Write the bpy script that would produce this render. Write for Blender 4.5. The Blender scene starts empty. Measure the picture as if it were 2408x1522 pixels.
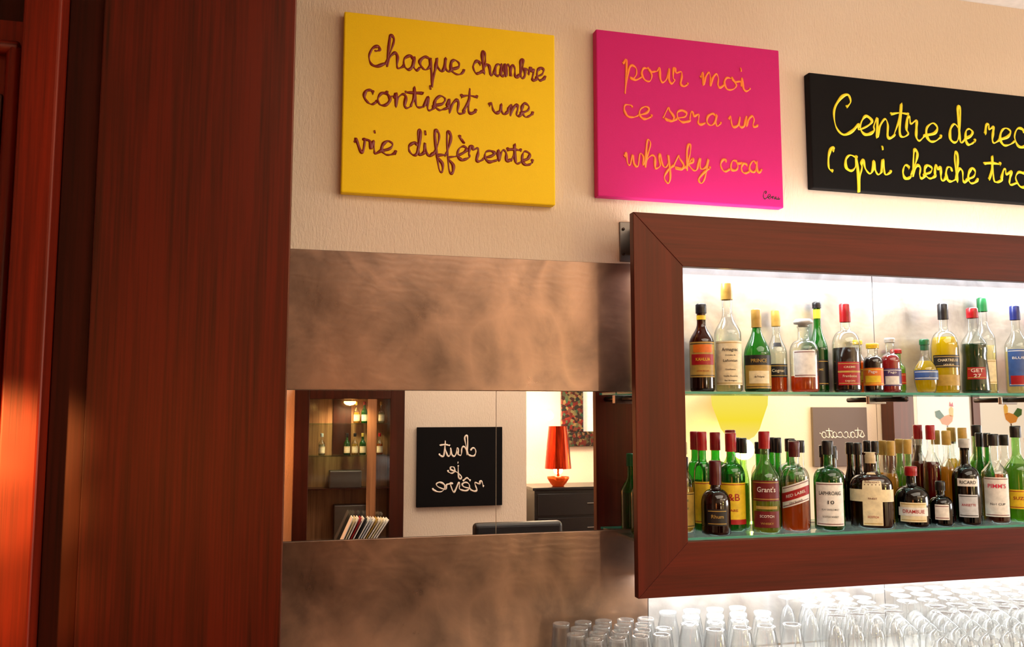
import bpy, math, random
from mathutils import Vector
random.seed(4)
S = bpy.context.scene
COL = S.collection
try:
    S.view_settings.view_transform = 'Standard'
except Exception:
    pass

# ------------------------------------------------------------------ materials
def lin(c):
    return tuple((v/255/12.92 if v/255 <= .04045 else ((v/255+.055)/1.055)**2.4) for v in c)+(1,)

def new_mat(name):
    m = bpy.data.materials.new(name); m.use_nodes = True
    nt = m.node_tree; nt.nodes.clear()
    out = nt.nodes.new('ShaderNodeOutputMaterial')
    return m, nt, out

def N(nt, typ, **kw):
    n = nt.nodes.new(typ)
    for k, v in kw.items():
        setattr(n, k, v)
    return n

def coords(nt, scale=(1, 1, 1), rot=(0, 0, 0)):
    tc = N(nt, 'ShaderNodeTexCoord'); mp = N(nt, 'ShaderNodeMapping')
    mp.inputs['Scale'].default_value = scale; mp.inputs['Rotation'].default_value = rot
    nt.links.new(tc.outputs['Object'], mp.inputs['Vector'])
    return mp.outputs['Vector']

def noise(nt, vec, scale, detail=4, rough=.5, dist=0):
    n = N(nt, 'ShaderNodeTexNoise')
    n.inputs['Scale'].default_value = scale; n.inputs['Detail'].default_value = detail
    n.inputs['Roughness'].default_value = rough; n.inputs['Distortion'].default_value = dist
    nt.links.new(vec, n.inputs['Vector'])
    return n.outputs['Fac']

def ramp(nt, fac, stops):
    r = N(nt, 'ShaderNodeValToRGB')
    el = r.color_ramp.elements
    while len(el) < len(stops): el.new(.5)
    for e, (p, c) in zip(el, stops):
        e.position = p; e.color = c
    nt.links.new(fac, r.inputs['Fac'])
    return r.outputs['Color']

def bump(nt, h, strength, dist, bsdf):
    b = N(nt, 'ShaderNodeBump'); b.inputs['Strength'].default_value = strength
    b.inputs['Distance'].default_value = dist
    nt.links.new(h, b.inputs['Height']); nt.links.new(b.outputs['Normal'], bsdf.inputs['Normal'])

def plain(name, rgb, rough=.5, metal=0, var=.06, scale=30, coat=0, bumpk=0, spec=.5):
    m, nt, out = new_mat(name)
    p = N(nt, 'ShaderNodeBsdfPrincipled')
    c = lin(rgb)
    f = noise(nt, coords(nt), scale)
    lo = tuple(v*(1-var) for v in c[:3])+(1,); hi = tuple(min(1, v*(1+var)) for v in c[:3])+(1,)
    nt.links.new(ramp(nt, f, [(.3, lo), (.7, hi)]), p.inputs['Base Color'])
    p.inputs['Roughness'].default_value = rough; p.inputs['Metallic'].default_value = metal
    p.inputs['Coat Weight'].default_value = coat
    p.inputs['Specular IOR Level'].default_value = spec
    if bumpk: bump(nt, f, bumpk, .002, p)
    nt.links.new(p.outputs[0], out.inputs[0])
    return m

def wood(name, dark, light, axis='z', rough=.35, coat=.3, fine=1.0, spec=.5, gr=.6):
    m, nt, out = new_mat(name)
    p = N(nt, 'ShaderNodeBsdfPrincipled')
    s = {'z': (18, 18, .8), 'x': (.9, 14, 14), 'y': (14, .9, 14)}[axis]
    s2 = {'z': (170, 170, 3), 'x': (4, 150, 150), 'y': (150, 4, 150)}[axis]
    f1 = noise(nt, coords(nt, s), 1.0*fine, 5, .55, .5)
    f2 = noise(nt, coords(nt, s2), 1.0, 3, .6, .2)
    mx = N(nt, 'ShaderNodeMath', operation='MULTIPLY_ADD')
    nt.links.new(f2, mx.inputs[0]); mx.inputs[1].default_value = gr
    nt.links.new(f1, mx.inputs[2])
    col = ramp(nt, mx.outputs[0], [(.58, lin(dark)), (1.0, lin(light))])
    nt.links.new(col, p.inputs['Base Color'])
    p.inputs['Roughness'].default_value = rough
    p.inputs['Coat Weight'].default_value = coat
    p.inputs['Coat Roughness'].default_value = .3
    p.inputs['Specular IOR Level'].default_value = spec
    p.inputs['Specular Tint'].default_value = (1, .6, .42, 1)
    bump(nt, f2, .08, .001, p)
    nt.links.new(p.outputs[0], out.inputs[0])
    return m

def emis(name, rgb, strength):
    m, nt, out = new_mat(name)
    e = N(nt, 'ShaderNodeEmission'); e.inputs[0].default_value = lin(rgb); e.inputs[1].default_value = strength
    nt.links.new(e.outputs[0], out.inputs[0])
    return m

def glassy(name, tint, edge=.55, base=.05, haze=0.0, hazecol=(255, 255, 255), rim=1.0):
    """thin glass: tinted see-through (darker towards grazing) plus facing-dependent reflection"""
    m, nt, out = new_mat(name)
    lw = N(nt, 'ShaderNodeLayerWeight'); lw.inputs['Blend'].default_value = .35
    t = N(nt, 'ShaderNodeBsdfTransparent'); t.inputs[0].default_value = tint+(1,)
    if rim < 1:
        nt.links.new(ramp(nt, lw.outputs['Facing'], [(.3, tint+(1,)), (.97, tuple(v*rim for v in tint)+(1,))]), t.inputs[0])
    g = N(nt, 'ShaderNodeBsdfGlossy'); g.inputs['Roughness'].default_value = .06
    g.inputs['Color'].default_value = (.95, .97, .96, 1)
    ma = N(nt, 'ShaderNodeMath', operation='MULTIPLY_ADD')
    nt.links.new(lw.outputs['Facing'], ma.inputs[0]); ma.inputs[1].default_value = edge; ma.inputs[2].default_value = base
    mix = N(nt, 'ShaderNodeMixShader')
    nt.links.new(ma.outputs[0], mix.inputs[0]); nt.links.new(t.outputs[0], mix.inputs[1]); nt.links.new(g.outputs[0], mix.inputs[2])
    last = mix
    if haze > 0:
        d = N(nt, 'ShaderNodeBsdfDiffuse'); d.inputs[0].default_value = lin(hazecol)
        tr = N(nt, 'ShaderNodeBsdfTranslucent'); tr.inputs[0].default_value = lin(hazecol)
        m1 = N(nt, 'ShaderNodeMixShader'); m1.inputs[0].default_value = .5
        nt.links.new(d.outputs[0], m1.inputs[1]); nt.links.new(tr.outputs[0], m1.inputs[2])
        m2 = N(nt, 'ShaderNodeMixShader'); m2.inputs[0].default_value = haze
        nt.links.new(mix.outputs[0], m2.inputs[1]); nt.links.new(m1.outputs[0], m2.inputs[2])
        last = m2
    nt.links.new(last.outputs[0], out.inputs[0])
    return m

def liquid(name, rgb, see=.45):
    m, nt, out = new_mat(name)
    c = lin(rgb)
    t = N(nt, 'ShaderNodeBsdfTransparent'); t.inputs[0].default_value = c
    d = N(nt, 'ShaderNodeBsdfTranslucent'); d.inputs[0].default_value = c
    g = N(nt, 'ShaderNodeBsdfPrincipled'); g.inputs['Base Color'].default_value = c; g.inputs['Roughness'].default_value = .08
    m1 = N(nt, 'ShaderNodeMixShader'); m1.inputs[0].default_value = .35
    nt.links.new(d.outputs[0], m1.inputs[1]); nt.links.new(g.outputs[0], m1.inputs[2])
    m2 = N(nt, 'ShaderNodeMixShader'); m2.inputs[0].default_value = see
    nt.links.new(m1.outputs[0], m2.inputs[1]); nt.links.new(t.outputs[0], m2.inputs[2])
    nt.links.new(m2.outputs[0], out.inputs[0])
    return m

def plaster():
    m, nt, out = new_mat('plaster')
    p = N(nt, 'ShaderNodeBsdfPrincipled')
    v = coords(nt, (75, 75, 22)); f = noise(nt, v, 1.9, 6, .68, .3)
    f2 = noise(nt, coords(nt), 1.3, 2)
    nt.links.new(ramp(nt, f2, [(.3, lin((230, 210, 186))), (.7, lin((238, 220, 198)))]), p.inputs['Base Color'])
    p.inputs['Roughness'].default_value = .8
    bump(nt, f, .65, .006, p)
    nt.links.new(p.outputs[0], out.inputs[0])
    return m

def brushed(name, c0, c1, c2, c3, metal, r0, r1, wisp=1.0):
    m, nt, out = new_mat(name)
    p = N(nt, 'ShaderNodeBsdfPrincipled')
    a = noise(nt, coords(nt), 2.0, 6, .58, .5)
    b = noise(nt, coords(nt, (1, 1, 1), (0, .6, 0)), 5.0, 8, .66, .7)
    mx = N(nt, 'ShaderNodeMath', operation='MULTIPLY_ADD')
    nt.links.new(b, mx.inputs[0]); mx.inputs[1].default_value = .6; nt.links.new(a, mx.inputs[2])
    base = ramp(nt, mx.outputs[0], [(.58, lin(c0)), (.8, lin(c1)), (1.0, lin(c2))])
    # soft polish arcs; bright streaks mix highlights into the colour
    w = noise(nt, coords(nt, (1, 1, 1.2), (0, -.4, 0)), 1.7, 3, .42, 1.7)
    wr = ramp(nt, w, [(.34, (0, 0, 0, 1)), (.48, (wisp, wisp, wisp, 1)), (.56, (.2*wisp,)*3+(1,)), (.64, (.6*wisp,)*3+(1,)), (.74, (0, 0, 0, 1))])
    mixc = N(nt, 'ShaderNodeMixRGB'); mixc.inputs[2].default_value = lin(c3)
    nt.links.new(wr, mixc.inputs[0]); nt.links.new(base, mixc.inputs[1]); nt.links.new(mixc.outputs[0], p.inputs['Base Color'])
    p.inputs['Metallic'].default_value = metal
    nt.links.new(ramp(nt, mx.outputs[0], [(.55, (r0, r0, r0, 1)), (1.0, (r1, r1, r1, 1))]), p.inputs['Roughness'])
    vo = N(nt, 'ShaderNodeTexWave'); vo.wave_type = 'RINGS'; vo.inputs['Scale'].default_value = 14; vo.inputs['Distortion'].default_value = 9; vo.inputs['Detail'].default_value = 4
    nt.links.new(coords(nt), vo.inputs['Vector'])
    bump(nt, vo.outputs['Fac'], .04, .002, p)
    nt.links.new(p.outputs[0], out.inputs[0])
    return m

M = {}
M['plaster'] = plaster()
M['ceil'] = plain('ceiling_paint', (240, 236, 230), .8)
M['floor'] = wood('floor_wood', (60, 30, 18), (110, 62, 36), 'x')
M['metal'] = brushed('brushed_steel_brown_reflection', (88, 74, 66), (128, 106, 92), (164, 132, 110), (192, 156, 132), .93, .24, .38, .34)  # grey steel with the room's brown reflections put into its colour
M['metal_lit'] = brushed('brushed_steel_case_lit', (124, 120, 118), (170, 166, 164), (202, 200, 198), (220, 218, 216), .9, .3, .44, .4)  # lit copy of the same steel, case light put into the colour
M['pillar'] = wood('mahogany_dark', (13, 2, 1), (82, 15, 6), 'z', .36, .0, 1, .55, .75)
M['casing'] = wood('mahogany_red', (56, 10, 5), (120, 28, 10), 'z', .4, .05, 1, .35)
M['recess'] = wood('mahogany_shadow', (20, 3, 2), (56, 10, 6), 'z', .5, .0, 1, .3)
M['frame_v'] = wood('frame_wood_upright', (56, 10, 8), (84, 20, 14), 'z', .4, .0, 1, .4)
M['frame_h'] = wood('frame_wood_level', (56, 10, 8), (84, 20, 14), 'x', .4, .0, 1, .4)
M['cabwood'] = wood('cabinet_wood', (30, 8, 4), (62, 20, 10), 'z', .35, .2)
M['chrome'] = plain('chrome', (200, 200, 200), .2, 1)
M['steel'] = plain('satin_steel', (112, 106, 100), .42, 1)
M['darkmetal'] = plain('dark_metal', (60, 50, 45), .35, 1)
M['yellow'] = plain('canvas_yellow', (255, 214, 2), .6, 0, .03, 300, 0, .15, .3)
M['pink'] = plain('canvas_pink', (206, 14, 116), .6, 0, .03, 300, 0, .15, .3)
M['black'] = plain('canvas_black', (10, 7, 7), .75, 0, .05, 300, 0, .1, .15)
M['taupe'] = plain('canvas_taupe', (100, 84, 76), .65, 0, .05, 300, 0, .15)
M['ink_brown'] = plain('paint_brown', (128, 26, 4), .35)
M['ink_orange'] = plain('paint_orange', (255, 136, 30), .35)
M['ink_yellow'] = plain('paint_yellow', (252, 226, 14), .35)
M['ink_cream'] = plain('paint_cream', (250, 232, 212), .4)
M['ink_black'] = plain('paint_black', (18, 12, 14), .4)
M['paper'] = plain('paper_white', (238, 234, 226), .6)
M['counter'] = plain('counter_steel', (205, 202, 198), .3, .8)
mm, nt, out = new_mat('mirror_silver')
p = N(nt, 'ShaderNodeBsdfPrincipled'); p.inputs['Metallic'].default_value = 1; p.inputs['Roughness'].default_value = .0
nn = ramp(nt, noise(nt, coords(nt), 2), [(0, (.93, .92, .9, 1)), (1, (.95, .94, .92, 1))]); nt.links.new(nn, p.inputs['Base Color'])
nt.links.new(p.outputs[0], out.inputs[0]); M['mirror'] = mm
M['shelfglass'] = glassy('shelf_glass', (.82, .95, .9), .3, .05)
M['shelfedge'] = plain('shelf_glass_edge', (70, 150, 130), .15)
M['pane'] = glassy('window_pane', (.95, .97, .97), .2, .04)
M['drinkglass'] = glassy('drinking_glass', (.985, .99, .985), .34, .03, .035, rim=.42)
M['drinkbase'] = glassy('drinking_glass_base', (.97, .98, .975), .4, .05, .13, rim=.45)  # extra white haze stands in for bright ring highlights
M['g_clear'] = glassy('bottle_glass_clear', (.94, .97, .95), .42, .035, rim=.3)
M['g_green'] = glassy('bottle_glass_green', (.10, .50, .12), .38, .04, .2, (26, 136, 40), rim=.45)
M['g_lgreen'] = glassy('bottle_glass_pale_green', (.55, .84, .42), .4, .04, .1, (120, 180, 80), rim=.35)
M['g_brown'] = glassy('bottle_glass_brown', (.2, .055, .014), .3, .05, .18, (70, 24, 8))
M['g_dark'] = glassy('bottle_glass_dark', (.03, .02, .015), .3, .05, .3, (14, 9, 7))
for k, c, s in [('amber', (222, 108, 20), .5), ('gold', (232, 184, 56), .5), ('cola', (46, 12, 8), .2), ('red', (120, 8, 12), .25), ('yellow', (232, 206, 20), .45),
                ('orange', (238, 132, 20), .2), ('pinkj', (190, 56, 60), .3), ('green', (4, 80, 42), .25), ('lime', (166, 196, 36), .4),
                ('dgreen', (18, 92, 24), .3), ('pale', (236, 224, 176), .65), ('brown', (96, 32, 10), .25)]:
    M['l_'+k] = liquid('liquor_'+k, c, s)
for k, c in dict(c_black=(18, 16, 18), c_red=(150, 10, 20), c_gold=(176, 140, 64), c_yellow=(214, 176, 30), c_green=(16, 92, 46), c_blue=(24, 36, 100),
                 c_cream=(194, 176, 140), c_silver=(180, 180, 176), c_maroon=(74, 6, 12), p_cream=(224, 210, 172), p_white=(228, 225, 218), p_red=(156, 16, 22), p_black=(20, 18, 20),
                 p_yellow=(224, 190, 40), p_maroon=(100, 8, 18), p_blue=(52, 84, 140), p_orange=(214, 108, 24), p_gold=(176, 144, 66), p_green=(20, 80, 46),
                 p_pink=(206, 46, 76), p_purple=(80, 58, 110), p_pearl=(190, 194, 200)).items():
    M[k] = plain(k.replace('p_', 'label_').replace('c_', 'cap_'), c, .4 if k[0] == 'p' else .3, 0, .14, 60)

# ------------------------------------------------------------------ helpers
def link(o): COL.objects.link(o); return o

def mesh_obj(name, verts, faces, mat, parent=None, smooth=False, loc=(0, 0, 0)):
    me = bpy.data.meshes.new(name); me.from_pydata([tuple(v) for v in verts], [], faces); me.update()
    me.materials.append(M[mat] if isinstance(mat, str) else mat)
    if smooth: me.polygons.foreach_set('use_smooth', [True]*len(me.polygons))
    o = bpy.data.objects.new(name, me); link(o); o.location = loc
    if parent: o.parent = parent
    return o

def tag(o, label, category=None, group=None, kind=None):
    o['label'] = label
    if category: o['category'] = category
    if group: o['group'] = group
    if kind: o['kind'] = kind
    return o

def empty(name, loc):
    o = bpy.data.objects.new(name, None); o.empty_display_size = .05; link(o); o.location = loc
    return o

def box(name, x0, x1, y0, y1, z0, z1, mat, parent=None, bevel=0, seg=2):
    ox, oy, oz = ((x0+x1)/2, (y0+y1)/2, z0)
    a, b, c = (x1-x0)/2, (y1-y0)/2, z1-z0
    v = [(-a, -b, 0), (a, -b, 0), (a, b, 0), (-a, b, 0), (-a, -b, c), (a, -b, c), (a, b, c), (-a, b, c)]
    f = [(0, 3, 2, 1), (4, 5, 6, 7), (0, 1, 5, 4), (1, 2, 6, 5), (2, 3, 7, 6), (3, 0, 4, 7)]
    o = mesh_obj(name, v, f, mat, parent, False, (ox, oy, oz))
    if bevel:
        bm = o.modifiers.new('bevel', 'BEVEL'); bm.width = bevel; bm.segments = seg; bm.limit_method = 'ANGLE'
    return o

def struct(o, label):
    o['kind'] = 'structure'; o['label'] = label; return o

def lathe(name, prof, mat, parent=None, seg=36, sx=1, sy=1, loc=(0, 0, 0), a0=None, a1=None, smooth=True, tilt=0):
    full = a0 is None
    V = []; Fc = []
    n = seg if full else seg+1
    for (r, z) in prof:
        for i in range(n):
            t = (2*math.pi*i/seg) if full else a0+(a1-a0)*i/seg
            V.append((r*math.sin(t)*sx, -r*math.cos(t)*sy, z+tilt*math.sin(t)*r))
    for j in range(len(prof)-1):
        for i in range(seg):
            k = (i+1) % n if full else i+1
            Fc.append((j*n+i, j*n+k, (j+1)*n+k, (j+1)*n+i))
    return mesh_obj(name, V, Fc, mat, parent, smooth, loc)

def cyl_between(name, p0, p1, r, mat, parent=None, seg=20):
    p0 = Vector(p0); p1 = Vector(p1); d = (p1-p0); L = d.length
    prof = [(0.0001, 0), (r*.85, 0), (r, r*.15), (r, L-r*.15), (r*.85, L), (0.0001, L)]
    o = lathe(name, prof, mat, parent, seg, loc=p0)
    o.rotation_mode = 'QUATERNION'; o.rotation_quaternion = Vector((0, 0, 1)).rotation_difference(d.normalized())
    return o

# ---- cursive stroke writing: a glyph is (width, [stroke, ...]); LIFT letters start a fresh pen stroke
G = {
 'c': (.85, [[(.6,.78),(.5,1),(.22,.95),(.05,.5),(.2,.05),(.5,0),(.85,.2)]]),
 'h': (1.05, [[(0,.2),(.3,1.2),(.42,2.0),(.22,2.25),(.13,1.5),(.12,0),(.2,.6),(.48,1),(.68,.8),(.68,.2),(.8,-.02),(1.05,.2)]]),
 'a': (1.05, [[(.68,.8),(.45,1.02),(.12,.75),(.08,.25),(.35,-.02),(.62,.3),(.74,.98),(.7,.3),(.82,0),(1.05,.2)]]),
 'q': (1.0, [[(.7,.85),(.4,1),(.1,.7),(.1,.25),(.35,.05),(.62,.35),(.72,.95),(.7,0),(.62,-1.2),(.8,-.3),(1,.3)]]),
 'u': (1.05, [[(0,.7),(.12,.95),(.15,.3),(.35,0),(.6,.25),(.74,.95),(.72,.25),(.85,0),(1.05,.2)]]),
 'e': (.85, [[(0,.25),(.5,.5),(.66,.85),(.4,1.05),(.13,.8),(.08,.3),(.3,-.02),(.6,.02),(.85,.25)]]),
 'm': (1.3, [[(0,.6),(.12,.98),(.14,0),(.22,.6),(.42,1),(.54,.7),(.54,0),(.62,.6),(.82,1),(.96,.7),(.96,.15),(1.08,0),(1.3,.2)]]),
 'b': (.85, [[(0,.2),(.28,1.0),(.34,1.5),(.18,1.6),(.12,1.2),(.12,.3),(.3,0),(.55,.2),(.55,.65),(.35,.8),(.85,.75)]]),
 'r': (.85, [[(0,.5),(.1,1.05),(.22,1.1),(.26,.8),(.54,.98),(.52,.6),(.44,.15),(.58,0),(.85,.2)]]),
 'n': (1.0, [[(0,.6),(.12,.98),(.14,0),(.24,.6),(.5,1),(.66,.75),(.64,.15),(.78,0),(1.0,.2)]]),
 'o': (.95, [[(.5,.95),(.2,.95),(.04,.5),(.2,.02),(.52,.05),(.68,.5),(.5,.98),(.64,.74),(.95,.8)]]),
 't': (.75, [[(0,.2),(.25,.9),(.32,1.8),(.28,.3),(.42,0),(.75,.2)], [(-.2,1.2),(.25,1.3),(.75,1.25)]]),
 'i': (.55, [[(0,.3),(.15,.98),(.17,.2),(.3,0),(.55,.2)], 'dot', (.2,1.7)]),
 'v': (.9, [[(0,.7),(.1,.98),(.3,.05),(.42,.05),(.66,.98),(.5,.9),(.9,.8)]]),
 'w': (1.2, [[(0,.7),(.1,.98),(.18,.15),(.35,.02),(.52,.85),(.6,.1),(.82,.02),(1.0,1),(1.2,.8)]]),
 'd': (1.05, [[(.62,.8),(.38,1),(.08,.7),(.08,.2),(.35,-.02),(.62,.3),(.8,1.85),(.62,1.9),(.7,.3),(.82,0),(1.05,.2)]]),
 'f': (.7, [[(0,.2),(.34,1),(.54,1.8),(.36,2.15),(.22,1.5),(.18,-.8),(.36,-1.15),(.48,-.5),(.2,.05),(.7,.2)]]),
 'p': (.95, [[(-.05,1.1),(.12,1.35),(.12,-.7),(.1,-.95),(.16,.4),(.35,1.05),(.6,.9),(.66,.4),(.45,.05),(.3,.15),(.6,.02),(.95,.3)]]),
 's': (.8, [[(0,.2),(.36,1.1),(.42,.85),(.64,.4),(.52,.02),(.2,0),(.1,.18),(.45,.02),(.8,.2)]]),
 'y': (.95, [[(0,.7),(.12,.98),(.2,.3),(.4,.1),(.62,.4),(.72,.98),(.62,-.6),(.4,-1.15),(.2,-.75),(.55,-.1),(.95,.25)]]),
 'k': (.85, [[(0,.2),(.3,1.3),(.38,2.1),(.18,2.1),(.12,1.4),(.12,0),(.15,.4),(.52,1),(.56,.72),(.2,.5),(.55,.02),(.85,.15)]]),
 'j': (.6, [[(.2,.95),(.25,-.6),(.05,-.95),(-.1,-.6),(.3,0),(.6,.25)], 'dot', (.22,1.5)]),
 'C': (1.2, [[(.6,1.2),(.82,1.45),(.66,1.78),(.3,1.6),(.02,.95),(.06,.2),(.45,-.2),(.9,.05),(1.2,.4)]]),
 'X': (1.05, [[(.5,1.2),(.72,1.3),(.6,1.62),(.25,1.4),(.03,.75),(.15,.08),(.5,-.05),(1.05,.3)]]),
 '(': (.45, [[(.36,1.1),(.42,1.35),(.2,1.25),(.04,.7),(.08,.1),(.3,-.1)]]),
 ')': (.4, [[(.05,1.3),(.35,.6),(.1,-.2)]]),
}
G['è'] = (.85, [G['e'][1][0], [(.15,1.65),(.45,1.3)]])
G['ê'] = (.85, [G['e'][1][0], [(.1,1.25),(.35,1.65),(.6,1.25)]])
LIFT = set('caqdo()X')

def catmull(P, n=7):
    if len(P) < 3: return [P[0], ((P[0][0]+P[1][0])/2, (P[0][1]+P[1][1])/2), P[1]]
    Q = [P[0]]+list(P)+[P[-1]]; out = []
    for i in range(1, len(Q)-2):
        p0, p1, p2, p3 = Q[i-1:i+3]
        for k in range(n):
            t = k/n
            out.append(tuple(.5*((2*p1[d])+(-p0[d]+p2[d])*t+(2*p0[d]-5*p1[d]+4*p2[d]-p3[d])*t*t+(-p0[d]+3*p1[d]-3*p2[d]+p3[d])*t**3) for d in (0, 1)))
    out.append(P[-1]); return out

def word_strokes(word, wob=1.0):
    x = 0; mains = [[]]; extra = []; dots = []
    for ch in word:
        w, st = G[ch]; jy = random.uniform(-.09, .09)*wob; ks = 1+random.uniform(-.1, .14)*wob; sl = random.uniform(-.12, .1)*wob
        kw = 1+random.uniform(-.1, .14)*wob
        J = lambda a, b: (x+a*kw+b*sl+random.uniform(-.03, .03)*wob, b*ks+jy+random.uniform(-.04, .04)*wob)
        if ch in LIFT and mains[-1]: mains.append([])
        mains[-1] += [J(a, b) for a, b in st[0]]
        i = 1
        while i < len(st):
            if st[i] == 'dot': dots.append(J(*st[i+1])); i += 2
            else: extra.append([J(a, b) for a, b in st[i]]); i += 1
        x += w*kw
    return x, mains+extra, dots

def lettering(name, words, y, rad, mat, parent, wob=1.15):
    V = []; F = []
    def sweep(path, r):
        pts = [path[0]]
        for q in path[1:]:
            if (q[0]-pts[-1][0])**2+(q[1]-pts[-1][1])**2 > (r*.3)**2: pts.append(q)
        if len(pts) < 2: return
        b0 = len(V); K = 8; ph = random.uniform(0, 6)
        for i, q in enumerate(pts):
            a = pts[max(i-1, 0)]; c = pts[min(i+1, len(pts)-1)]
            dx, dz = c[0]-a[0], c[1]-a[1]; L = math.hypot(dx, dz) or 1
            nx, nz = -dz/L, dx/L
            rr = r*(1+.32*math.sin(i*.21+ph)+.18*math.sin(i*.67+2*ph))
            if i in (0, len(pts)-1): rr *= .8
            for k in range(K):
                t = 2*math.pi*k/K
                V.append((q[0]+nx*rr*math.cos(t), y-rr*.45*math.sin(t), q[1]+nz*rr*math.cos(t)))
        for i in range(len(pts)-1):
            for k in range(K):
                k2 = (k+1) % K
                F.append((b0+i*K+k, b0+i*K+k2, b0+(i+1)*K+k2, b0+(i+1)*K+k))
        F.append(tuple(b0+k for k in range(K))); F.append(tuple(b0+(len(pts)-1)*K+k for k in range(K-1, -1, -1)))
    for (txt, x0, x1, zb, xh) in words:
        w, strokes, dots = word_strokes(txt, wob)
        sx = (x1-x0)/w
        for st in strokes:
            path = [(x0+px*sx, zb+pz*xh) for px, pz in catmull(st)]
            sweep(path, rad)
            for q in (path[0], path[-1]):
                sweep([(q[0]-rad*.7, q[1]), (q[0]-rad*.2, q[1]+rad*.3), (q[0]+rad*.3, q[1]+rad*.2), (q[0]+rad*.8, q[1])], rad*1.45)
        for (dx, dz) in dots:
            c = (x0+dx*sx, zb+dz*xh)
            sweep([(c[0]-rad*.9, c[1]), (c[0]-rad*.3, c[1]+rad*.2), (c[0]+rad*.3, c[1]+rad*.2), (c[0]+rad*.9, c[1])], rad*2.3)
    return mesh_obj(name, V, F, mat, parent, True)

_tc = {}
def text_mesh(s):
    if s in _tc: return _tc[s]
    cu = bpy.data.curves.new('t', 'FONT'); cu.body = s; cu.size = 1; cu.align_x = 'CENTER'; cu.align_y = 'CENTER'; cu.resolution_u = 2
    cu.offset = .008
    o = bpy.data.objects.new('t', cu); link(o); bpy.context.view_layer.update()
    me = bpy.data.meshes.new_from_object(o.evaluated_get(bpy.context.evaluated_depsgraph_get()))
    vs = [tuple(v.co) for v in me.vertices]; fs = [tuple(p.vertices) for p in me.polygons]
    bpy.data.objects.remove(o); bpy.data.curves.remove(cu); bpy.data.meshes.remove(me)
    _tc[s] = (vs, fs); return _tc[s]

def wrap_text(items, R, parent, sx=1, sy=1, tilt=0):
    for (s, width, size, z, mat) in items:
        vs, fs = text_mesh(s)
        if not vs: continue
        w = max(v[0] for v in vs)-min(v[0] for v in vs)
        kx = width/w
        V = []
        for v in vs:
            t = v[0]*kx/R
            V.append((R*math.sin(t)*sx, -R*math.cos(t)*sy, z+v[1]*size+tilt*R*math.sin(t)))
        mesh_obj('printed_lettering', V, list(fs), mat, parent)

# ------------------------------------------------------------------ camera
cam = bpy.data.cameras.new('camera'); co = bpy.data.objects.new('camera', cam); link(co)
co.location = (0, -2.7, 1.65); co.rotation_euler = (math.radians(90+5.68), 0, math.radians(-14.7))
cam.sensor_width = 36; cam.lens = 36*2050/2408; cam.clip_start = .02
S.camera = co

# ------------------------------------------------------------------ room shell
struct(box('floor', -2.7, 8.8, -5.5, .2, -.1, 0, 'floor'), 'polished reddish wood floor of the bar')
struct(box('ceiling', -2.7, 8.8, -5.5, .2, 3.236, 3.33, 'ceil'), 'plain white painted ceiling')
struct(box('wall_bar', -2.7, 8.8, 0, .2, 0, 3.236, 'plaster'), 'cream plaster wall with streaky relief behind bar')
struct(box('wall_left', -2.7, -2.5, -5.5, 0, 0, 3.236, 'plaster'), 'cream plaster side wall')
struct(box('wall_right', 8.6, 8.8, -5.5, 0, 0, 3.236, 'plaster'), 'cream plaster end wall')
struct(box('wall_opposite', -2.5, 1.955, -5.5, -4.3, 0, 3.236, 'plaster'), 'cream plaster wall facing the bar')
def wall_with_window():
    x0, x1, z0, z1 = 1.955, 8.6, 0, 3.236
    wx0, wx1, wz0, wz1 = 6.5, 8.3, .75, 2.3
    V = []; F = []
    for (a, b, c, d) in [(x0, wx0, z0, z1), (wx1, x1, z0, z1), (wx0, wx1, z0, wz0), (wx0, wx1, wz1, z1)]:
        n = len(V)
        for y in (-5.4, -5.2): V += [(a, y, c), (b, y, c), (b, y, d), (a, y, d)]
        F += [(n, n+1, n+2, n+3), (n+4, n+7, n+6, n+5), (n, n+4, n+5, n+1), (n+1, n+5, n+6, n+2), (n+2, n+6, n+7, n+3), (n+3, n+7, n+4, n)]
    return mesh_obj('wall_alcove', V, F, 'plaster')
struct(wall_with_window(), 'cream plaster alcove wall with window opening')

# ------------------------------------------------------------------ canvases
def canvas(x0, x1, z0, z1, mat, label, side=1, wall=0):
    d = .034; g = .0012
    if side == 1: o = box('canvas_painting', x0, x1, wall-d-g, wall-g, z0, z1, mat, None, .004)
    else: o = box('canvas_painting', x0, x1, wall+g, wall+d+g, z0, z1, mat, None, .004)
    tag(o, label, 'canvas'); return o

def rel(o, words): return [(t, a-o.location.x, b-o.location.x, z-o.location.z, h) for t, a, b, z, h in words]

o = canvas(.157, .846, 2.315, 2.893, 'yellow', 'yellow square canvas with brown handwritten French sentence on wall')
lettering('handwritten_lettering', rel(o, [('Xhaque', .237, .539, 2.728, .044), ('chambre', .568, .812, 2.732, .037),
    ('contient', .224, .578, 2.598, .041), ('une', .628, .77, 2.603, .037), ('vie', .2, .322, 2.445, .042), ('diffèrente', .362, .77, 2.447, .038)]),
    -.0175, .0041, 'ink_brown', o)
o = canvas(.992, 1.686, 2.356, 2.931, 'pink', 'hot pink canvas with orange handwritten French sentence on wall')
lettering('handwritten_lettering', rel(o, [('pour', 1.09, 1.328, 2.764, .047), ('moi', 1.374, 1.566, 2.768, .044), ('ce', 1.09, 1.187, 2.632, .038),
    ('sera', 1.234, 1.447, 2.631, .04), ('un', 1.48, 1.592, 2.636, .038), ('whysky', 1.09, 1.402, 2.468, .04), ('coca', 1.445, 1.6, 2.475, .037)]),
    -.0175, .0035, 'ink_orange', o)
lettering('signature', rel(o, [('Ce', 1.606, 1.636, 2.386, .013), ('nu', 1.64, 1.67, 2.386, .009)]), -.0172, .0014, 'ink_black', o)
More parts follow.
